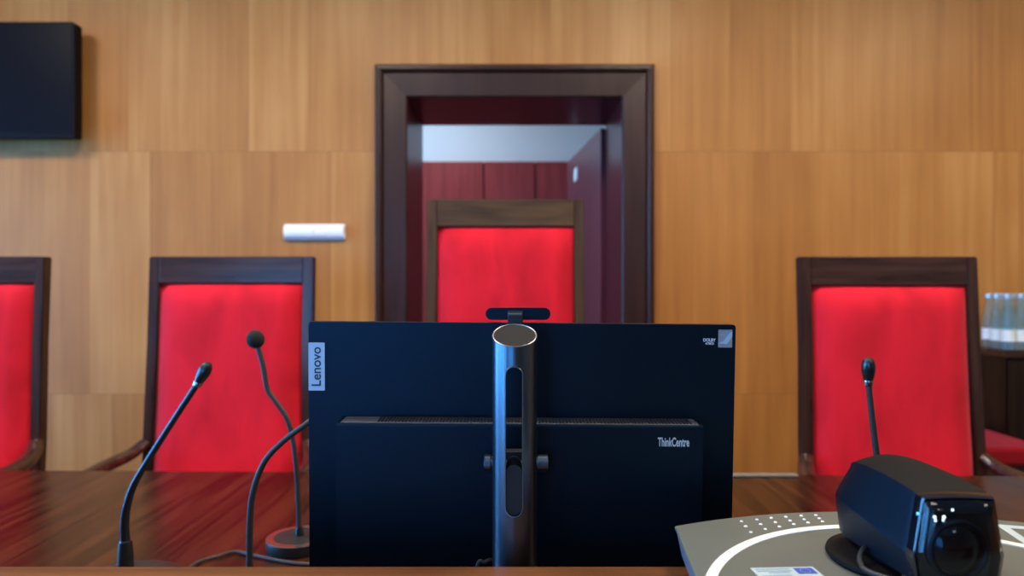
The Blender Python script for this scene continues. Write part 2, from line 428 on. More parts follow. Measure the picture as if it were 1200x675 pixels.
obj('diffuser', span(-.87, -.33, 4.48, 5.02, AZ - .034, AZ - .031), 'lamp', o, None)
window_light('lamp_light', (-.6, 4.75, AZ - .04), (0, 0, 0), .5, .5, 6, (.85, .92, 1))

# ------------------------------------------------------------------ the bench
bench = thing('judges_bench', 'long polished dark brown bench top in front of the red chairs', 'bench', (0, 1.2, 0))
DZ, LZ, LF = .75, .96, .713
def far(x): return 1.845 - .0214 * x
bm = bmesh.new()
vs = prism(bm, [(-2.6, .56), (2.02, .56), (2.02, far(2.02)), (-2.6, far(-2.6))], 'z', DZ - .034, DZ)
bmesh.ops.bevel(bm, geom=[e for e in bm.edges], offset=.003, segments=2, affect='EDGES')
obj('desktop', bm, 'bench_top', bench)
bar = thing('front_barrier', 'raised warm brown ledge on a panel along the near side of the bench', 'barrier', (0, .53, 0))
obj('ledge', span(-2.62, 2.04, .40, LF, LZ - .03, LZ, .004), 'ledge', bar)
obj('barrier_panel', span(-2.6, 2.02, .50, .556, 0, LZ - .03), 'bench_top', bar)
for xx in (-2.58, -.95, .55, 1.98):
    obj('support_panel', span(xx - .018, xx + .018, .56, 1.45, 0, DZ - .034), 'bench_top', bench)

# ------------------------------------------------------------------ judges' chairs
def make_chair(label, W, H, rail, back_mat, railmat, group):
    t = thing('judge_chair', label, 'chair', (0, 0, 0), group)
    hw = W / 2; pw = .037; lean = .045
    def yb(z): return 0 if z < .5 else lean * (z - .5) / (H - .5)
    for s in (-1, 1):
        bm = bmesh.new()
        rings = []
        for z, hx in ((0, .0), (.45, .006), (.72, .010), (H - .3, 0), (H, 0)):
            x0 = s * (hw + hx * .6); x1 = s * (hw - pw + hx * .6); y = yb(z) + (.06 * (1 - z / .45) if z < .45 else 0)
            rings.append([(x0, y - .020, z), (x1, y - .020, z), (x1, y + .020, z), (x0, y + .020, z)])
        loft(bm, rings); bmesh.ops.recalc_face_normals(bm, faces=bm.faces)
        bmesh.ops.bevel(bm, geom=[e for e in bm.edges if e.calc_face_angle(0) > 1.0], offset=.004, segments=2, affect='EDGES')
        obj('back_post', bm, back_mat, t)
    bm = bmesh.new(); bx(bm, (0, 0, 0), (W - 2 * pw, .036, rail), .004)
    obj('top_rail', bm, railmat, t, M=Matrix.Translation((0, yb(H - rail / 2), H - rail / 2)) @ Matrix.Rotation(R(-3), 4, 'X'))
    bm = bmesh.new(); bx(bm, (0, 0, .43), (W - 2 * pw, .035, .06), .003); obj('back_rail', bm, railmat, t)
    # upholstered back: soft pad, a little proud of the posts
    bm = bmesh.new(); zt = H - rail + .004; zb = .50
    nu, nz_ = 14, 18
    iw = hw - pw + .004
    front, back = [], []
    for k in range(nz_ + 1):
        z = zb + (zt - zb) * k / nz_
        rowf, rowb = [], []
        low = max(0, 1 - (z - zb) / .3)
        for i in range(nu + 1):
            u = -1 + 2 * i / nu
            ex = (1 - abs(u) ** 5) ** .5 * (1 - abs(2 * k / nz_ - 1) ** 9) ** .5
            wx = iw + .010 * low
            rowf.append(bm.verts.new((u * wx, yb(z) - .004 - .040 * ex - .012 * low * ex, z)))
            rowb.append(bm.verts.new((u * iw, yb(z) + .016, z)))
        front.append(rowf); back.append(rowb)
    for k in range(nz_):
        for i in range(nu):
            bm.faces.new((front[k][i], front[k][i + 1], front[k + 1][i + 1], front[k + 1][i]))
            bm.faces.new((back[k][i], back[k + 1][i], back[k + 1][i + 1], back[k][i + 1]))
        bm.faces.new((front[k][0], front[k + 1][0], back[k + 1][0], back[k][0]))
        bm.faces.new((front[k][nu], back[k][nu], back[k + 1][nu], front[k + 1][nu]))
    for i in range(nu):
        bm.faces.new((front[0][i], back[0][i], back[0][i + 1], front[0][i + 1]))
        bm.faces.new((front[nz_][i], front[nz_][i + 1], back[nz_][i + 1], back[nz_][i]))
    obj('back_cushion', bm, 'velvet', t, smooth=60)
    bm = bmesh.new(); bx(bm, (0, -.245, .455), (W - .06, .42, .09), .03, 4); obj('seat', bm, 'velvet', t)
    bm = bmesh.new(); prism(bm, [(-hw + .05, -.44), (hw - .05, -.44), (hw - .05, -.03), (-hw + .05, -.03)], 'z', .35, .411); obj('seat_frame', bm, back_mat, t)
    for s in (-1, 1):
        bm = bmesh.new(); xx = s * (hw + .012)
        loft(bm, [[(xx + dx * k, -.41 + dy * k, z) for dx, dy in ((-.022, -.022), (.022, -.022), (.022, .022), (-.022, .022))] for z, k in ((0, .75), (.4, 1), (.64, .9))])
        obj('front_leg', bm, back_mat, t)
        bm = bmesh.new()
        path = smooth_path([(s * (hw - .006), -.010, .708), (s * (hw + .016), -.06, .680), (s * (hw + .044), -.16, .664), (s * (hw + .044), -.30, .656), (s * (hw + .014), -.425, .648)], 6)
        tube(bm, path, lambda q: .019 + .006 * math.sin(PI * q), 12, (1.15, .8)); obj('armrest', bm, back_mat, t, smooth=60)
    return t
G = 'red velvet chairs along the bench'
ch = make_chair('dark wood chair with red velvet back right of the computer, beside the water bottles', .580, 1.352, .093, 'dark', 'darkx', G)
ch.location = (1.229, 2.20, 0)
c2 = copy_tree(ch); c2.location = (-.992, 2.385, 0); c2.scale.z = 1.0066
c2['label'] = 'dark wood chair with red velvet back, left of the computer behind two microphones'
c3 = copy_tree(ch); c3.location = (-1.939, 2.385, 0); c3.scale.z = 1.0066
c3['label'] = 'dark wood chair with red velvet back below the wall screen, farthest left along the bench'
cc = make_chair('tallest chair, weathered brown frame and red velvet back, standing in front of the open doorway', .580, 1.578, .10, 'oldwood', 'oldwoodx', G)
cc.location = (-.024, 2.50, 0)

# ------------------------------------------------------------------ all-in-one computer
pc = thing('desktop_computer', 'black all-in-one computer seen from behind on the bench top', 'computer', (.003, .80, DZ))
HZ = 1.03
TILT = Matrix.Translation((.0, .85, HZ)) @ Matrix.Rotation(R(.42), 4, 'Y') @ Matrix.Rotation(R(2.2), 4, 'X') @ Matrix.Translation((0, -.85, -HZ))
PY = .866
PX0, PX1, PZ1 = -.2575, .2805, 1.2053
PZ0 = PZ1 - .332
bm = bmesh.new(); prism(bm, rrect(PX0, PX1, PZ0, PZ1, .004, 4), 'y', PY, PY + .012)
bmesh.ops.bevel(bm, geom=[e for e in bm.edges if e.calc_face_angle(0) > 1.0], offset=.001, segments=2, affect='EDGES')
shell = obj('rear_shell', bm, 'pc', pc, M=TILT)
bm = bmesh.new(); prism(bm, rrect(PX0 + .002, PX1 - .002, PZ0 + .002, PZ1 - .002, .003, 4), 'y', PY + .0122, PY + .0145); obj('screen', bm, 'screen', pc, M=TILT)
# raised electronics housing with a sloping vented top
HX0, HX1, HT = -.2140, .2320, 1.0855
bm = bmesh.new()
prism(bm, [(PY - .036, PZ0 + .012), (PY - .036, HT - .004), (PY - .034, HT - .0008), (PY - .0005, HT), (PY - .0005, PZ0 + .004)], 'x', HX0, HX1)
hs = obj('electronics_housing', bm, 'pc', pc, M=TILT)
bm = bmesh.new(); bx(bm, (0, 0, 0), (HX1 - HX0 - .010, .031, .0012), .0003, 1, Matrix.Translation(((HX0 + HX1) / 2, PY - .0180, HT)))
vg = obj('vent_panel', bm, 'pcvent', hs, M=TILT)
bm = bmesh.new()
k = HX0 + .05
while k < HX1 - .012:
    bx(bm, (k, PY - .018, HT + .0012), (.0016, .026, .0012)); k += .0042
obj('vent_slots', bm, 'pcdark', hs, M=TILT)['kind'] = 'stuff'
bm = bmesh.new(); prism(bm, rrect(-.051, .059, .945, 1.080, .004, 4), 'y', PY - .0368, PY - .0358); obj('mount_plate', bm, 'pc', hs, M=TILT)
# silver name tag with its lettering
bm = bmesh.new(); prism(bm, rrect(PX0 + .0005, PX0 + .0208, 1.1185, 1.179, .0008, 3), 'y', PY - .0022, PY + .0002); tg = obj('name_tag', bm, 'tag', pc, M=TILT, label='silver tag on the left edge')
text('tag_lettering', 'Lenovo', .0168, 'ink', TILT @ Matrix.Translation((PX0 + .0108, PY - .0024, 1.1487)) @ Matrix.Rotation(R(-90), 4, 'Y') @ RX90, tg, 1.0, .00018)
p = at(789, 516.3, PY - .037)
text('wordmark', 'ThinkCentre', .0150, 'wordmark', TILT @ Matrix.Translation((p.x, PY - .0364, p.z)) @ RX90, hs, .49, .00030, label='silver lettering')
p = at(847, 395, PY)
bm = bmesh.new(); prism(bm, rrect(p.x - .0087, p.x + .0087, p.z - .0112, p.z + .0112, .0004, 2), 'y', PY - .0006, PY + .0002); st = obj('foil_sticker', bm, 'holo', pc, M=TILT, label='small silver foil sticker in the upper corner')
bm = bmesh.new(); prism(bm, [(p.x - .0086, p.z - .006), (p.x - .002, p.z - .003), (p.x + .006, p.z + .008), (p.x + .0086, p.z + .009), (p.x + .0086, p.z + .003), (p.x + .002, p.z - .007)], 'y', PY - .0009, PY - .0005); obj('foil_wave', bm, 'holo2', st, M=TILT)
q = at(828.5, 397, PY)
text('small_print', 'DOLBY', .0056, 'whiteprint', TILT @ Matrix.Translation((q.x, PY - .0004, q.z)) @ RX90, shell, .86, .00008)
text('small_print', 'ATMOS', .0040, 'whiteprint', TILT @ Matrix.Translation((q.x + .0005, PY - .0004, q.z - .0043)) @ RX90, shell, .80, .00003)
# pop-up camera bar
w = at(607, 367.6, PY + .004)
bm = bmesh.new(); prism(bm, stadium(0, -.0412, .0412, .0077), 'y', -.006, .006)
bmesh.ops.transform(bm, matrix=Matrix.Translation((w.x, PY + .004, w.z)) @ Matrix.Rotation(R(90), 4, 'Y'), verts=bm.verts)
bmesh.ops.bevel(bm, geom=[e for e in bm.edges if e.calc_face_angle(0) > 1.0], offset=.0015, segments=2, affect='EDGES')
cb = obj('camera_bar', bm, 'pc', pc, label='pop-up camera bar on the top edge')
bm = bmesh.new(); bx(bm, (w.x - .0035, PY - .001, w.z - .0065), (.0195, .011, .0205), .0015); obj('camera_clip', bm, 'pcdark', cb)
bm = bmesh.new(); bx(bm, (w.x - .0035, PY - .0072, w.z - .0003), (.0175, .001, .0030), .0004, 1); obj('clip_ridge', bm, 'pcvent', cb)
# column stand: round tube, slanted top, long slot right through
SX, SY, SR = .003, .770, .0250
top = at(603, 393.5, SY); tanA = .45
cyl = bmesh.new()
nseg = 64
ringb = [cyl.verts.new((SX + SR * math.cos(2 * PI * i / nseg), SY + SR * math.sin(2 * PI * i / nseg), DZ + .010)) for i in range(nseg)]
ringt = [cyl.verts.new((SX + SR * math.cos(2 * PI * i / nseg), SY + SR * math.sin(2 * PI * i / nseg), top.z + tanA * SR * math.sin(2 * PI * i / nseg))) for i in range(nseg)]
for i in range(nseg): cyl.faces.new((ringb[i], ringb[(i + 1) % nseg], ringt[(i + 1) % nseg], ringt[i]))
cyl.faces.new(ringb[::-1]); cyl.faces.new(ringt)
col = obj('stand_column', cyl, 'metal', pc, smooth=30)
s0, s1 = at(601, 606, SY - SR).z, at(601, 430, SY - SR).z
cut = bmesh.new(); prism(cut, stadium(SX - .0008, s0, s1, .0093, 14), 'y', SY - .06, SY + .06)
cme = bpy.data.meshes.new('c'); bmesh.ops.recalc_face_normals(cut, faces=cut.faces); cut.to_mesh(cme); cut.free()
co = bpy.data.objects.new('c', cme); COL.objects.link(co)
md = col.modifiers.new('slot', 'BOOLEAN'); md.object = co; md.operation = 'DIFFERENCE'; md.solver = 'EXACT'
bpy.context.view_layer.update()
nm = bpy.data.meshes.new_from_object(col.evaluated_get(bpy.context.evaluated_depsgraph_get()))
col.modifiers.remove(md); col.data = nm; nm.materials.clear(); nm.materials.append(MT['metal'])
nm.polygons.foreach_set('use_smooth', [True] * len(nm.polygons)); nm.set_sharp_from_angle(angle=R(30))
bpy.data.objects.remove(co)
def cap_ring(r, lift): return [Vector((SX + r * math.cos(2 * PI * i / 48), SY + r * math.sin(2 * PI * i / 48), top.z + tanA * r * math.sin(2 * PI * i / 48) + lift)) for i in range(48)]
bm = bmesh.new(); tube(bm, cap_ring(SR - .0007, .0003), .0011, 8, closed=True); obj('column_rim', bm, 'metal_rim', col)
bm = bmesh.new(); loft(bm, [cap_ring(SR - .001, -.004), cap_ring(SR - .001, .0004), cap_ring(SR - .0035, .0008)]); obj('column_cap', bm, 'capgrey', col)
bm = bmesh.new()
pth = [Vector((x, SY - math.sqrt(SR ** 2 - (x - SX) ** 2) - .0001, z)) for x, z in stadium(SX - .0008, s0, s1, .0095, 16)]
tube(bm, pth, .0006, 6, closed=True); obj('slot_trim', bm, 'metal_rim', col)
z0, z1 = s0 + .0006, at(601, 546, SY - SR).z
bm = bmesh.new(); prism(bm, stadium(SX - .0008, z0, z1, .0086, 12), 'y', SY - .021, SY + .020)
bmesh.ops.bevel(bm, geom=[e for e in bm.edges if e.calc_face_angle(0) > 1.0], offset=.002, segments=2, affect='EDGES'); obj('height_slider', bm, 'pcdark', col)
hz = at(601, 545, .80).z
bm = bmesh.new(); lathe(bm, [(0, -.0315), (.0065, -.0315), (.0065, .0415), (0, .0415)], (0, 0, 0), 24, Matrix.Rotation(R(90), 4, 'Y')); bmesh.ops.translate(bm, vec=(SX - .004, .806, hz), verts=bm.verts); hb = obj('hinge_barrel', bm, 'metal', pc)
for s0_, s1_ in ((-.034, -.0255), (.0285, .042)):
    bm = bmesh.new(); lathe(bm, [(0, s0_), (.0095, s0_), (.0108, s0_ + .001), (.0108, s1_ - .001), (.0095, s1_), (0, s1_)], (0, 0, 0), 28, Matrix.Rotation(R(90), 4, 'Y')); bmesh.ops.translate(bm, vec=(SX - .002, .806, hz), verts=bm.verts); obj('hinge_knob', bm, 'metal', hb)
bm = bmesh.new(); bx(bm, (SX, .812, hz), (.046, .018, .030), .003); obj('hinge_block', bm, 'pcdark', pc)
bm = bmesh.new(); prism(bm, rrect(SX - .12, SX + .12, .735, .955, .02, 6), 'z', DZ, DZ + .010); bmesh.ops.bevel(bm, geom=[e for e in bm.edges if e.calc_face_angle(0) > 1.0], offset=.002, segments=2, affect='EDGES'); obj('stand_foot', bm, 'metal', pc)
p = [at(559, 664, .80), at(568, 659, .80), at(577, 656, .805), at(600, 662, .812), Vector((.03, .83, .86)), Vector((.05, .845, .90))]
bm = bmesh.new(); tube(bm, smooth_path([Vector((-.07, .80, DZ + .014)), Vector((-.055, .80, .85))] + p, 6), .0022, 8); obj('power_cable', bm, 'cable', pc)

# ------------------------------------------------------------------ document camera on the ledge
BZ = 1.0
dc = thing('document_camera', 'silver document camera with black boxy head standing on the front ledge', 'document camera', (.36, .6, LZ))
pL, pR = .1715, .5550
def back_edge(u): return .724 + .042 * (1 - u * u) + .004 * u
def base_ring(ins, z):
    pts = []
    for i in range(25):
        u = -1 + 2 * i / 24
        pts.append((.3635 + u * (.1920 - ins), back_edge(u) - ins, z))
    pts += [(.3635 + .187 - ins, .60, z), (.3635 + .180 - ins, .46 + ins, z), (.3635, .445 + ins, z), (.1595 + ins, .46 + ins, z), (.1600 + ins, .60, z)]
    return pts
bm = bmesh.new(); loft(bm, [base_ring(.016, LZ + .004), base_ring(.006, LZ + .010), base_ring(.0015, BZ - .005), base_ring(.0, BZ - .003)]); base = obj('base_body', bm, 'baseside', dc)
bm = bmesh.new(); loft(bm, [base_ring(.0, BZ - .003), base_ring(.0006, BZ - .001), base_ring(.003, BZ)]); bt = obj('base_top', bm, 'base', dc)
for fx, fy in ((.2, .48), (.52, .48), (.2, .69), (.52, .69)):
    bm = bmesh.new(); lathe(bm, [(.010, LZ), (.012, LZ + .002), (.012, LZ + .006)], (fx, fy, 0), 16); obj('foot', bm, 'pcdark', dc)
# raised glossy white arc
from_pts = [onz(826, 679, BZ), onz(863, 652, BZ), onz(900, 634, BZ), onz(940, 622.5, BZ), onz(977, 618, BZ)]
def arcpt(ang, r): return Vector((.3585 + r * math.cos(R(ang)), .4935 + r * 1.06 * math.sin(R(ang)), 0))
bm = bmesh.new()
inner, outer = [], []
for i in range(41):
    an = 162 - i * (162 - 22) / 40
    a1, a2 = arcpt(an, .2025), arcpt(an, .2118); inner.append((a1.x, a1.y)); outer.append((a2.x, a2.y))
prism(bm, outer + inner[::-1], 'z', BZ - .001, BZ + .0012); obj('white_arc', bm, 'strip', bt, label='bright white curved inlay')
dots = [(869, 611.3), (887, 609.2), (904, 607.3), (921, 606), (939, 604.8), (956, 604), (874, 617.2), (891.5, 614.6), (908.5, 612.3), (926, 610.4), (942.5, 609), (960, 607.8), (880, 624), (897, 620.4), (913.5, 617.4), (930.3, 614.6), (947, 612.8), (964, 611.4)]
for d_ in dots:
    p = onz(d_[0], d_[1], BZ); bm = bmesh.new(); lathe(bm, [(0, 0), (.0019, 0), (.0019, .0004), (.0012, .0011), (0, .0013)], p, 12); obj('vent_dot', bm, 'strip', bt)
# funding sticker with the flag
s_a, s_b = Vector((.2125, .6090)), Vector((.2695, .6120)); e1 = (s_b - s_a).normalized(); e2 = Vector((e1.y, -e1.x))
def stk(u, v): q = s_a + e1 * u + e2 * v; return (q.x, q.y)
def quad(u0, u1, v0, v1): return [stk(u0, v0), stk(u1, v0), stk(u1, v1), stk(u0, v1)]
bm = bmesh.new(); prism(bm, quad(0, .057, 0, .034), 'z', BZ - .0005, BZ + .0003); sk = obj('funding_sticker', bm, 'sticker', bt, label='white sticker with a blue star flag')
bm = bmesh.new(); prism(bm, quad(.0375, .0545, .0028, .0150), 'z', BZ + .0002, BZ + .0005); fl = obj('flag', bm, 'flag', sk)
bm = bmesh.new()
for i in range(12):
    cu, cv = .046 + .0042 * math.cos(i * PI / 6), .0089 + .0042 * math.sin(i * PI / 6)
    prism(bm, [stk(cu + (.0005 if j % 2 == 0 else .0002) * math.sin(j * PI / 5), cv + (.0005 if j % 2 == 0 else .0002) * math.cos(j * PI / 5)) for j in range(10)], 'z', BZ + .0004, BZ + .0007)
obj('flag_stars', bm, 'yellow', fl, None)['kind'] = 'stuff'
bm = bmesh.new()
for u0, u1, v0 in ((.003, .034, .0030), (.003, .034, .0072), (.012, .031, .0105), (.003, .030, .0165), (.003, .050, .0205), (.003, .044, .0245)):
    prism(bm, quad(u0, u1, v0, v0 + .0016), 'z', BZ + .0002, BZ + .0005)
obj('printed_lines', bm, 'stickertext', sk, None)['kind'] = 'stuff'
# white triangular mark on the right of the base
T1 = [onz(1166, 614.5, BZ), onz(1204, 640, BZ), onz(1245, 621, BZ)]
ctr = (T1[0] + T1[1] + T1[2]) / 3
bm = bmesh.new()
for i in range(3):
    p_, q_ = T1[i], T1[(i + 1) % 3]; pi, qi = ctr.lerp(p_, .55), ctr.lerp(q_, .55)
    prism(bm, [(p_.x, p_.y), (q_.x, q_.y), (qi.x, qi.y), (pi.x, pi.y)], 'z', BZ - .0005, BZ + .0004)
obj('triangle_mark', bm, 'sticker', bt, None, label='white triangular mark')
# turntable disc and cable loop under the head
bm = bmesh.new(); lathe(bm, [(.060, 0), (.062, .003), (.061, .006), (.050, .008), (0, .008)], (.3545, .625, BZ), 48); obj('pivot_disc', bm, 'camtop', dc)
bm = bmesh.new(); lathe(bm, [(.030, .007), (.030, .016), (0, .016)], (.354, .61, BZ), 32); obj('pivot_neck', bm, 'gloss', dc)
bm = bmesh.new(); tube(bm, smooth_path([(.318, .612, 1.017), (.311, .604, 1.019), (.304, .597, 1.014), (.301, .585, 1.010), (.306, .570, 1.010), (.316, .556, 1.012), (.325, .560, 1.017)], 6), .0024, 8); obj('head_cable', bm, 'pcdark', dc)
# head
HXc = .354
def head_ring(y, kmid, ktop, zmid, ztop, zbot, crown, kb=.9, kx=0):
    half = [(.0, zbot), (kb * kmid * .7, zbot), (kb * kmid, zbot + .007), (kmid, zmid), (kmid - .0012, zmid + .004), (ktop + .0012, ztop - .004), (ktop, ztop), (ktop * .66, ztop + crown * .55), (ktop * .33, ztop + crown * .9), (0, ztop + crown)]
    return [(HXc + kx + x, y, z) for x, z in half] + [(HXc + kx - x, y, z) for x, z in half[-2:0:-1]]
rings = [head_ring(.5500, .0372, .0288, 1.038, 1.0845, 1.009, .0012),
         head_ring(.5540, .0382, .0292, 1.0385, 1.0855, 1.009, .0020),
         head_ring(.5750, .0400, .0295, 1.041, 1.0872, 1.009, .0048),
         head_ring(.6000, .0420, .0297, 1.045, 1.0880, 1.009, .0075),
         head_ring(.6250, .0436, .0296, 1.048, 1.0872, 1.009, .0085),
         head_ring(.6450, .0442, .0288, 1.050, 1.0852, 1.009, .0080),
         head_ring(.6580, .0425, .0270, 1.051, 1.0815, 1.010, .0065),
         head_ring(.6660, .0380, .0220, 1.051, 1.0740, 1.014, .0040)]
bm = bmesh.new(); loft(bm, rings); head = obj('head_shell', bm, 'camera', dc, smooth=24)
# charcoal top skin of the head
head.data.materials.append(MT['camtop'])
for f in head.data.polygons:
    if f.normal.z > .80 and f.center.z > 1.07: f.material_index = 1
# bezel, interior, lens, glowing dots as lamp reflections, status lamp, clear cover
fr_out = [(x, z) for x, y, z in head_ring(0, .0372, .0288, 1.038, 1.0845, 1.009, .0012)]
def shrink(pts, k): cxx = HXc; czz = 1.046; return [(cxx + (x - cxx) * k, czz + (z - czz) * k) for x, z in pts]
bm = bmesh.new()
r0 = [(x, .5500, z) for x, z in fr_out]; r1 = [(x, .5425, z) for x, z in shrink(fr_out, .99)]; r2 = [(x, .5405, z) for x, z in shrink(fr_out, .955)]; r3 = [(x, .5420, z) for x, z in shrink(fr_out, .93)]; r4 = [(x, .5488, z) for x, z in shrink(fr_out, .92)]
loft(bm, [r0, r1, r2, r3, r4], cap=False)
obj('front_bezel', bm, 'gloss', head, smooth=50)
bm = bmesh.new(); prism(bm, shrink(fr_out, .925), 'y', .5470, .5496); pl = obj('front_plate', bm, 'gloss', head)
bm = bmesh.new()
cov = []
for k, y in ((.935, .5425), (.90, .5385), (.75, .5345), (.5, .5325), (.2, .5315)):
    cov.append([(x, y, z) for x, z in shrink(fr_out, k)])
loft(bm, cov, cap=False); bm.faces.new([v for v in bm.verts][-len(fr_out):]); obj('cover_glass', bm, 'lens', head, smooth=60)
lc = at(1120, 643, .548)
RM = Matrix.Rotation(R(90), 4, 'X')
bm = bmesh.new(); lathe(bm, [(.0245, 0), (.0245, .003), (.0225, .0045), (.0205, .003), (.0200, .0)], (lc.x, .5475, lc.z), 48, RM); lr = obj('lens_ring', bm, 'camera', pl)
bm = bmesh.new(); lathe(bm, [(.0195, 0), (.0190, .0015), (.0140, .0045), (.0070, .0062), (0, .0066)], (lc.x, .5475, lc.z), 40, RM); obj('lens', bm, 'screen', pl)
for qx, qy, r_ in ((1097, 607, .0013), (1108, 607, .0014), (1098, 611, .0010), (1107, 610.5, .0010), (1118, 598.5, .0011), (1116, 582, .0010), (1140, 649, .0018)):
    p = at(qx, qy, .545); bm = bmesh.new(); lathe(bm, [(r_, 0), (r_ * .8, .0006), (0, .0009)], (p.x, .5470, p.z), 12, RM); obj('lamp', bm, 'led', pl)  # added dots glow in place of lamp reflections on the front glass
p = at(1075.5, 602.5, .540); bm = bmesh.new(); lathe(bm, [(.0012, 0), (.0009, .0006), (0, .0009)], (p.x + .0008, .5412, p.z), 12, RM); obj('status_lamp', bm, 'ledblue', head)

# ------------------------------------------------------------------ microphones
def align(vec): return vec.to_track_quat('Z', 'Y').to_matrix().to_4x4()
def capsule_mic(parent, p, direction, k=1.0):
    d_ = Vector(direction).normalized()
    bm = bmesh.new(); lathe(bm, [(.0045 * k, -.004 * k), (.0068 * k, 0), (.0095 * k, .010 * k), (.0112 * k, .020 * k), (.0112 * k, .028 * k), (.0095 * k, .036 * k), (.0055 * k, .041 * k), (0, .0425 * k)], p, 24, align(d_)); c = obj('capsule', bm, 'mic', parent)
    bm = bmesh.new(); lathe(bm, [(.0060 * k, -.006 * k), (.0076 * k, -.005 * k), (.0080 * k, .001 * k), (.0072 * k, .003 * k)], p, 24, align(d_)); obj('collar', bm, 'steel', c)
# left gooseneck on a flat oval foot
m1 = thing('gooseneck_microphone', 'black gooseneck microphone leaning right, with a slim capsule, left end of the bench top', 'microphone', (-.62, 1.215, DZ))
c0 = onz(168, 655, DZ + .010); c0.x = -.650; c0.y = 1.165
bm = bmesh.new()
rgs = []
for z, k in ((DZ, .96), (DZ + .004, 1.0), (DZ + .012, .93), (DZ + .019, .70), (DZ + .022, .45)):
    rgs.append([(c0.x + .082 * k * math.cos(2 * PI * i / 40) + .006, c0.y + .062 * k * math.sin(2 * PI * i / 40), z) for i in range(40)])
loft(bm, rgs); obj('foot', bm, 'micbase', m1, smooth=60)
d1 = c0.y
g0 = at(147, 657, d1); zz = DZ + .012
bm = bmesh.new(); lathe(bm, [(.0130, 0), (.0130, .016), (.0120, .034), (.0104, .050), (.0088, .053)], (g0.x, d1, DZ + .0165), 28); obj('neck_socket', bm, 'mic', m1)
pts = [at(146.5, 634, d1), at(146, 612, d1), at(149, 592, d1), at(157, 568, d1), at(175, 537, d1), at(205, 490, d1), at(231, 450, d1)]
bm = bmesh.new(); tube(bm, smooth_path(pts, 8), lambda q: .0080 - .0026 * min(1, q * 1.6), 14); obj('gooseneck', bm, 'micmetal', m1, smooth=60)
capsule_mic(m1, at(232, 449, d1), at(243, 428, d1) - at(231, 450, d1), .95)
bm = bmesh.new(); tube(bm, smooth_path([(c0.x + .08, c0.y + .01, DZ + .005), onz(232, 659, DZ + .004), onz(255, 652, DZ + .004), onz(275, 646.5, DZ + .004), onz(295, 650, DZ + .004), onz(325, 656.5, DZ + .004), onz(352, 660.5, DZ + .004), onz(385, 662, DZ + .004)], 6), .0032, 8); obj('cable', bm, 'cable', m1)
# foam-tipped microphone on a round foot
c0 = onz(350, 634, DZ + .012); d2 = c0.y
m2 = thing('gooseneck_microphone', 'gooseneck microphone with a round black foam tip on a round foot beside the computer', 'microphone', (c0.x, c0.y, DZ))
bm = bmesh.new(); lathe(bm, [(.058, 0), (.060, .003), (.060, .018), (.0585, .021), (.020, .0235), (0, .0235)], (c0.x, c0.y, DZ), 56); ft = obj('foot', bm, 'micbase', m2)
bm = bmesh.new(); lathe(bm, [(.0588, .0200), (.0603, .0204), (.0603, .0212), (.0586, .0218)], (c0.x, c0.y, DZ), 56); obj('foot_rim', bm, 'steel', ft)
bm = bmesh.new(); lathe(bm, [(.0085, .022), (.0085, .030), (.006, .040)], (c0.x + .0012, c0.y, DZ), 20); obj('neck_socket', bm, 'mic', m2)
pts = [Vector((c0.x + .0012, c0.y, DZ + .03)), at(349.5, 585, d2), at(347, 545, d2), at(343, 515, d2), at(336, 490, d2), at(322, 469, d2), at(313, 455, d2), at(308.5, 430, d2), at(302, 406, d2)]
bm = bmesh.new(); tube(bm, smooth_path(pts, 8), .0050, 12); obj('gooseneck', bm, 'cable', m2, smooth=60)
p = at(299.5, 398.5, d2)
bm = bmesh.new(); lathe(bm, [(0, -.0165)] + [(.0170 * math.sin(R(a_)), -.0165 * math.cos(R(a_)) + (.0035 * max(0, -math.cos(R(a_))))) for a_ in range(15, 180, 15)] + [(0, .0200)], (p.x, p.y, p.z), 28, align(Vector((-.15, -.1, 1)))); obj('foam_windscreen', bm, 'foam', m2, smooth=60)
# near microphone bending behind the computer
d3 = 1.03
m3 = thing('gooseneck_microphone', 'thin black gooseneck microphone whose stem curves right and disappears behind the computer', 'microphone', (at(293, 700, d3).x, d3, DZ))
bx0 = at(293, 700, d3).x
bm = bmesh.new(); lathe(bm, [(.050, 0), (.052, .003), (.051, .014), (.045, .018), (0, .020)], (bx0, d3, DZ), 48); obj('foot', bm, 'micbase', m3)
bm = bmesh.new(); lathe(bm, [(.010, .018), (.010, .030), (.0075, .045)], (bx0, d3, DZ), 24); obj('neck_socket', bm, 'mic', m3)
pts = [Vector((bx0, d3, DZ + .03)), at(292.5, 655, d3), at(293, 610, d3), at(297, 575, d3), at(310, 541, d3), at(332, 517, d3), at(360, 496, d3), at(384, 478, d3 + .01), at(405, 462, d3 + .02)]
bm = bmesh.new(); tube(bm, smooth_path(pts, 8), lambda q: .0052 - .0012 * q, 14); obj('gooseneck', bm, 'cable', m3, smooth=60)
capsule_mic(m3, pts[-1] + Vector((.003, 0, .002)), Vector((.8, .1, .5)), .9)
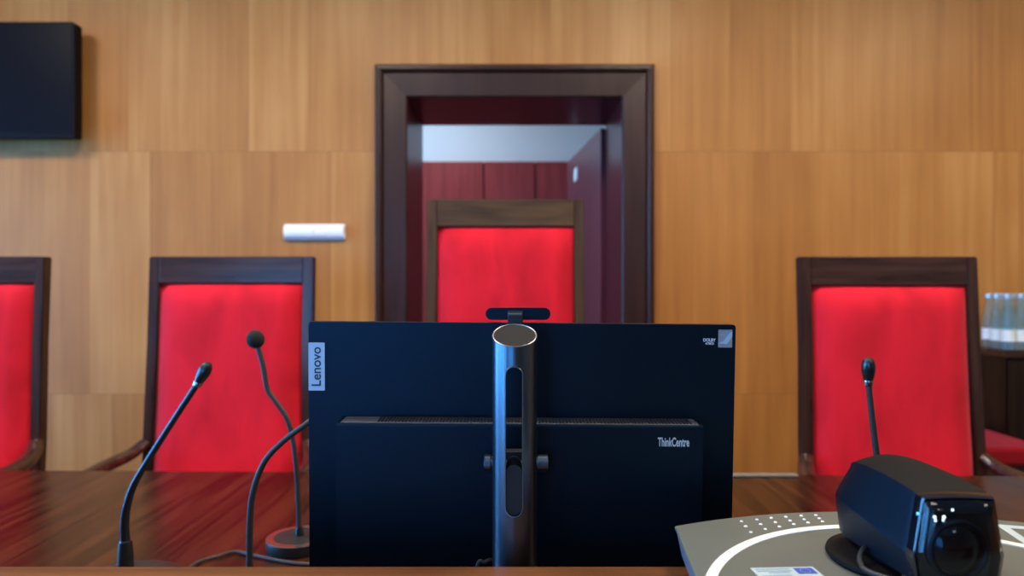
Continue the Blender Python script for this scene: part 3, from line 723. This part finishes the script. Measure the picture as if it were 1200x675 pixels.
# right microphone behind the document camera
d4 = 1.17
m4 = thing('gooseneck_microphone', 'upright black gooseneck microphone with a slim capsule standing behind the silver document camera', 'microphone', (at(1040, 675, d4).x, d4, DZ))
x4 = at(1040, 675, d4).x
bm = bmesh.new(); lathe(bm, [(.058, 0), (.060, .004), (.056, .014), (.040, .018), (0, .020)], (x4, d4, DZ), 48); obj('foot', bm, 'micbase', m4)
bm = bmesh.new(); lathe(bm, [(.0125, .018), (.0118, .040), (.0085, .055)], (x4, d4, DZ), 24); obj('neck_socket', bm, 'mic', m4)
pts = [Vector((x4, d4, DZ + .04)), at(1037, 600, d4), at(1032, 560, d4), at(1027, 530, d4), at(1021.5, 485, d4), at(1018, 452, d4)]
bm = bmesh.new(); tube(bm, smooth_path(pts, 8), lambda q: .0062 - .0014 * q, 14); obj('gooseneck', bm, 'cable', m4, smooth=60)
capsule_mic(m4, at(1017.6, 447, d4), Vector((-.06, -.12, 1)), 1.0)

# pale strip at the far edge of the bench
p0, p1 = onz(852, 557.6, DZ), onz(934, 557.8, DZ)
bm = bmesh.new(); bx(bm, ((p0.x + p1.x) / 2, p0.y - .001, DZ + .0025), (p1.x - p0.x, .024, .005), .001, 1)
tag(obj('plastic_strip', bm, 'paper'), 'narrow pale strip lying along the far edge of the bench top, right of the computer', 'strip')

# ------------------------------------------------------------------ wall things
tvx, tvz0, tvz1 = -2.013, 1.943, 2.474
tv = thing('wall_screen', 'black flat screen hanging high on the wood wall at the left', 'screen', (tvx - .48, WY - .08, tvz0))
bm = bmesh.new(); prism(bm, rrect(tvx - .96, tvx, tvz0, tvz1, .012, 5), 'y', WY - .11, WY - .055)
bmesh.ops.bevel(bm, geom=[e for e in bm.edges if e.calc_face_angle(0) > 1.0], offset=.004, segments=2, affect='EDGES'); obj('casing', bm, 'tv', tv)
bm = bmesh.new(); prism(bm, rrect(tvx - .945, tvx - .012, tvz0 + .022, tvz1 - .012, .004, 3), 'y', WY - .1115, WY - .109); obj('display', bm, 'tvscreen', tv)
obj('wall_bracket', span(tvx - .62, tvx - .34, WY - .056, WY - .001, tvz0 + .12, tvz1 - .12), 'tv', tv)
a0, a1 = at(334, 263, WY), at(405, 281, WY)
sw = thing('switch_panel', 'white horizontal panel of four light switches on the wood wall left of the doorway', 'switch', ((a0.x + a1.x) / 2, WY, a1.z))
bm = bmesh.new(); prism(bm, rrect(a0.x, a1.x, a1.z, a0.z, .008, 4), 'y', WY - .012, WY - .0005)
bmesh.ops.bevel(bm, geom=[e for e in bm.edges if e.calc_face_angle(0) > 1.0], offset=.003, segments=2, affect='EDGES'); obj('switch_frame', bm, 'switch', sw)
sp_ = (a1.x - a0.x) / 4
for i in range(4):
    x0 = a0.x + i * sp_ + (.004 if i == 0 else .0008); x1 = a0.x + (i + 1) * sp_ - (.004 if i == 3 else .0008)
    bm = bmesh.new(); hz_ = (a0.z - a1.z) / 2 - .004; zm = (a0.z + a1.z) / 2
    prism(bm, [(WY - .011 - .026 * math.cos(R(q)) ** .8, zm + hz_ * math.sin(R(q))) for q in range(-88, 89, 11)], 'x', x0, x1)
    obj('switch_rocker', bm, 'switch', sw)

# ------------------------------------------------------------------ cabinet, bottles, stool at the right
KX0, KX1, KY0, KY1, KZ = 2.125, 2.95, 2.94, WY - .004, .980
kb = thing('side_cabinet', 'dark wooden cabinet carrying water bottles against the wall at the right', 'cabinet', (2.53, 3.09, 0))
obj('cabinet_body', span(KX0 + .015, KX1 - .015, KY0 + .02, KY1, .06, KZ - .03), 'cabinet', kb)
obj('cabinet_top', span(KX0, KX1, KY0, KY1, KZ - .03, KZ, .003), 'darkx', kb)
obj('plinth', span(KX0 + .03, KX1 - .03, KY0 + .05, KY1 - .02, 0, .06), 'dark', kb)
mid = (KX0 + KX1) / 2
for x0, x1, hx in ((KX0 + .02, mid - .003, mid - .04), (mid + .003, KX1 - .02, mid + .04)):
    dr = obj('cabinet_door', span(x0, x1, KY0 + .001, KY0 + .019, .08, KZ - .045, .002), 'cabinet', kb)
    bm = bmesh.new(); tube(bm, [Vector((hx, KY0 - .018, .62)), Vector((hx, KY0 - .018, .74))], .005, 10)
    for z in (.63, .73): tube(bm, [Vector((hx, KY0 - .018, z)), Vector((hx, KY0 + .002, z))], .004, 8)
    obj('handle', bm, 'steel', dr)
def make_bottle():
    t = thing('water_bottle', 'bottle', 'bottle', (0, 0, 0), 'water bottles on the cabinet')
    bm = bmesh.new(); lathe(bm, [(0, .004), (.022, 0), (.0268, .004), (.0275, .012), (.0275, .120), (.0262, .136), (.0215, .160), (.0160, .186), (.0132, .210), (.0132, .232), (0, .232)], (0, 0, 0), 28); obj('bottle_glass', bm, 'bottle', t, smooth=60)
    bm = bmesh.new(); lathe(bm, [(.0278, .036), (.0281, .037), (.0281, .085), (.0278, .086)], (0, 0, 0), 28); obj('paper_label', bm, 'label', t)
    bm = bmesh.new(); lathe(bm, [(.0138, .222), (.0150, .223), (.0150, .242), (.0138, .2445), (0, .2445)], (0, 0, 0), 24); obj('cap', bm, 'cap', t)
    return t
rows = [('front', 2.995, (2.175, 2.232, 2.289)), ('middle', 3.065, (2.178, 2.235, 2.292)), ('back', 3.135, (2.190, 2.247, 2.304))]
first = None
for rn, ry, xs in rows:
    for i, bx_ in enumerate(xs):
        b_ = make_bottle() if first is None else copy_tree(first)
        if first is None: first = b_
        b_.location = (bx_, ry, KZ)
        b_['label'] = '%s clear water bottle from the left in the %s row on the dark cabinet' % (('first', 'second', 'third')[i], rn)
st = thing('upholstered_stool', 'low seat with a red cushion between the right chair and the bottle cabinet', 'stool', (1.90, 2.90, 0))
bm = bmesh.new(); bx(bm, (1.900, 2.905, .590), (.41, .50, .075), .022, 4); obj('seat_cushion', bm, 'velvet2', st)
obj('seat_frame', span(1.71, 2.09, 2.67, 3.14, .49, .553, .003), 'dark', st)
for lx in (1.73, 2.07):
    for ly in (2.69, 3.12):
        bm = bmesh.new(); loft(bm, [[(lx + dx * k, ly + dy * k, z) for dx, dy in ((-.02, -.02), (.02, -.02), (.02, .02), (-.02, .02))] for z, k in ((0, .7), (.48, 1))]); obj('leg', bm, 'dark', st)

# ------------------------------------------------------------------ sky outside, camera, output look
w = bpy.data.worlds.new('sky'); scn.world = w; w.use_nodes = True
bg = w.node_tree.nodes['Background']
sky = w.node_tree.nodes.new('ShaderNodeTexSky'); sky.sky_type = 'HOSEK_WILKIE'; sky.turbidity = 4; sky.sun_direction = (-.3, .6, .7)
w.node_tree.links.new(sky.outputs[0], bg.inputs[0]); bg.inputs[1].default_value = .12
cam = bpy.data.cameras.new('camera'); cam.sensor_width = 36; cam.lens = 24; cam.clip_start = .02
cam.dof.use_dof = True; cam.dof.focus_distance = .80; cam.dof.aperture_fstop = 4.2
co = bpy.data.objects.new('camera', cam); COL.objects.link(co); co.location = (0, 0, EYE); co.rotation_euler = (R(90), 0, 0)
scn.camera = co
vs = scn.view_settings
vs.view_transform = 'Standard'; vs.look = 'None'; vs.exposure = 0.0; vs.gamma = 1.0; vs.use_curve_mapping = False
scn.cycles.use_denoising = True
scn.cycles.max_bounces = 8; scn.cycles.transparent_max_bounces = 12
scn.cycles.sample_clamp_indirect = 8
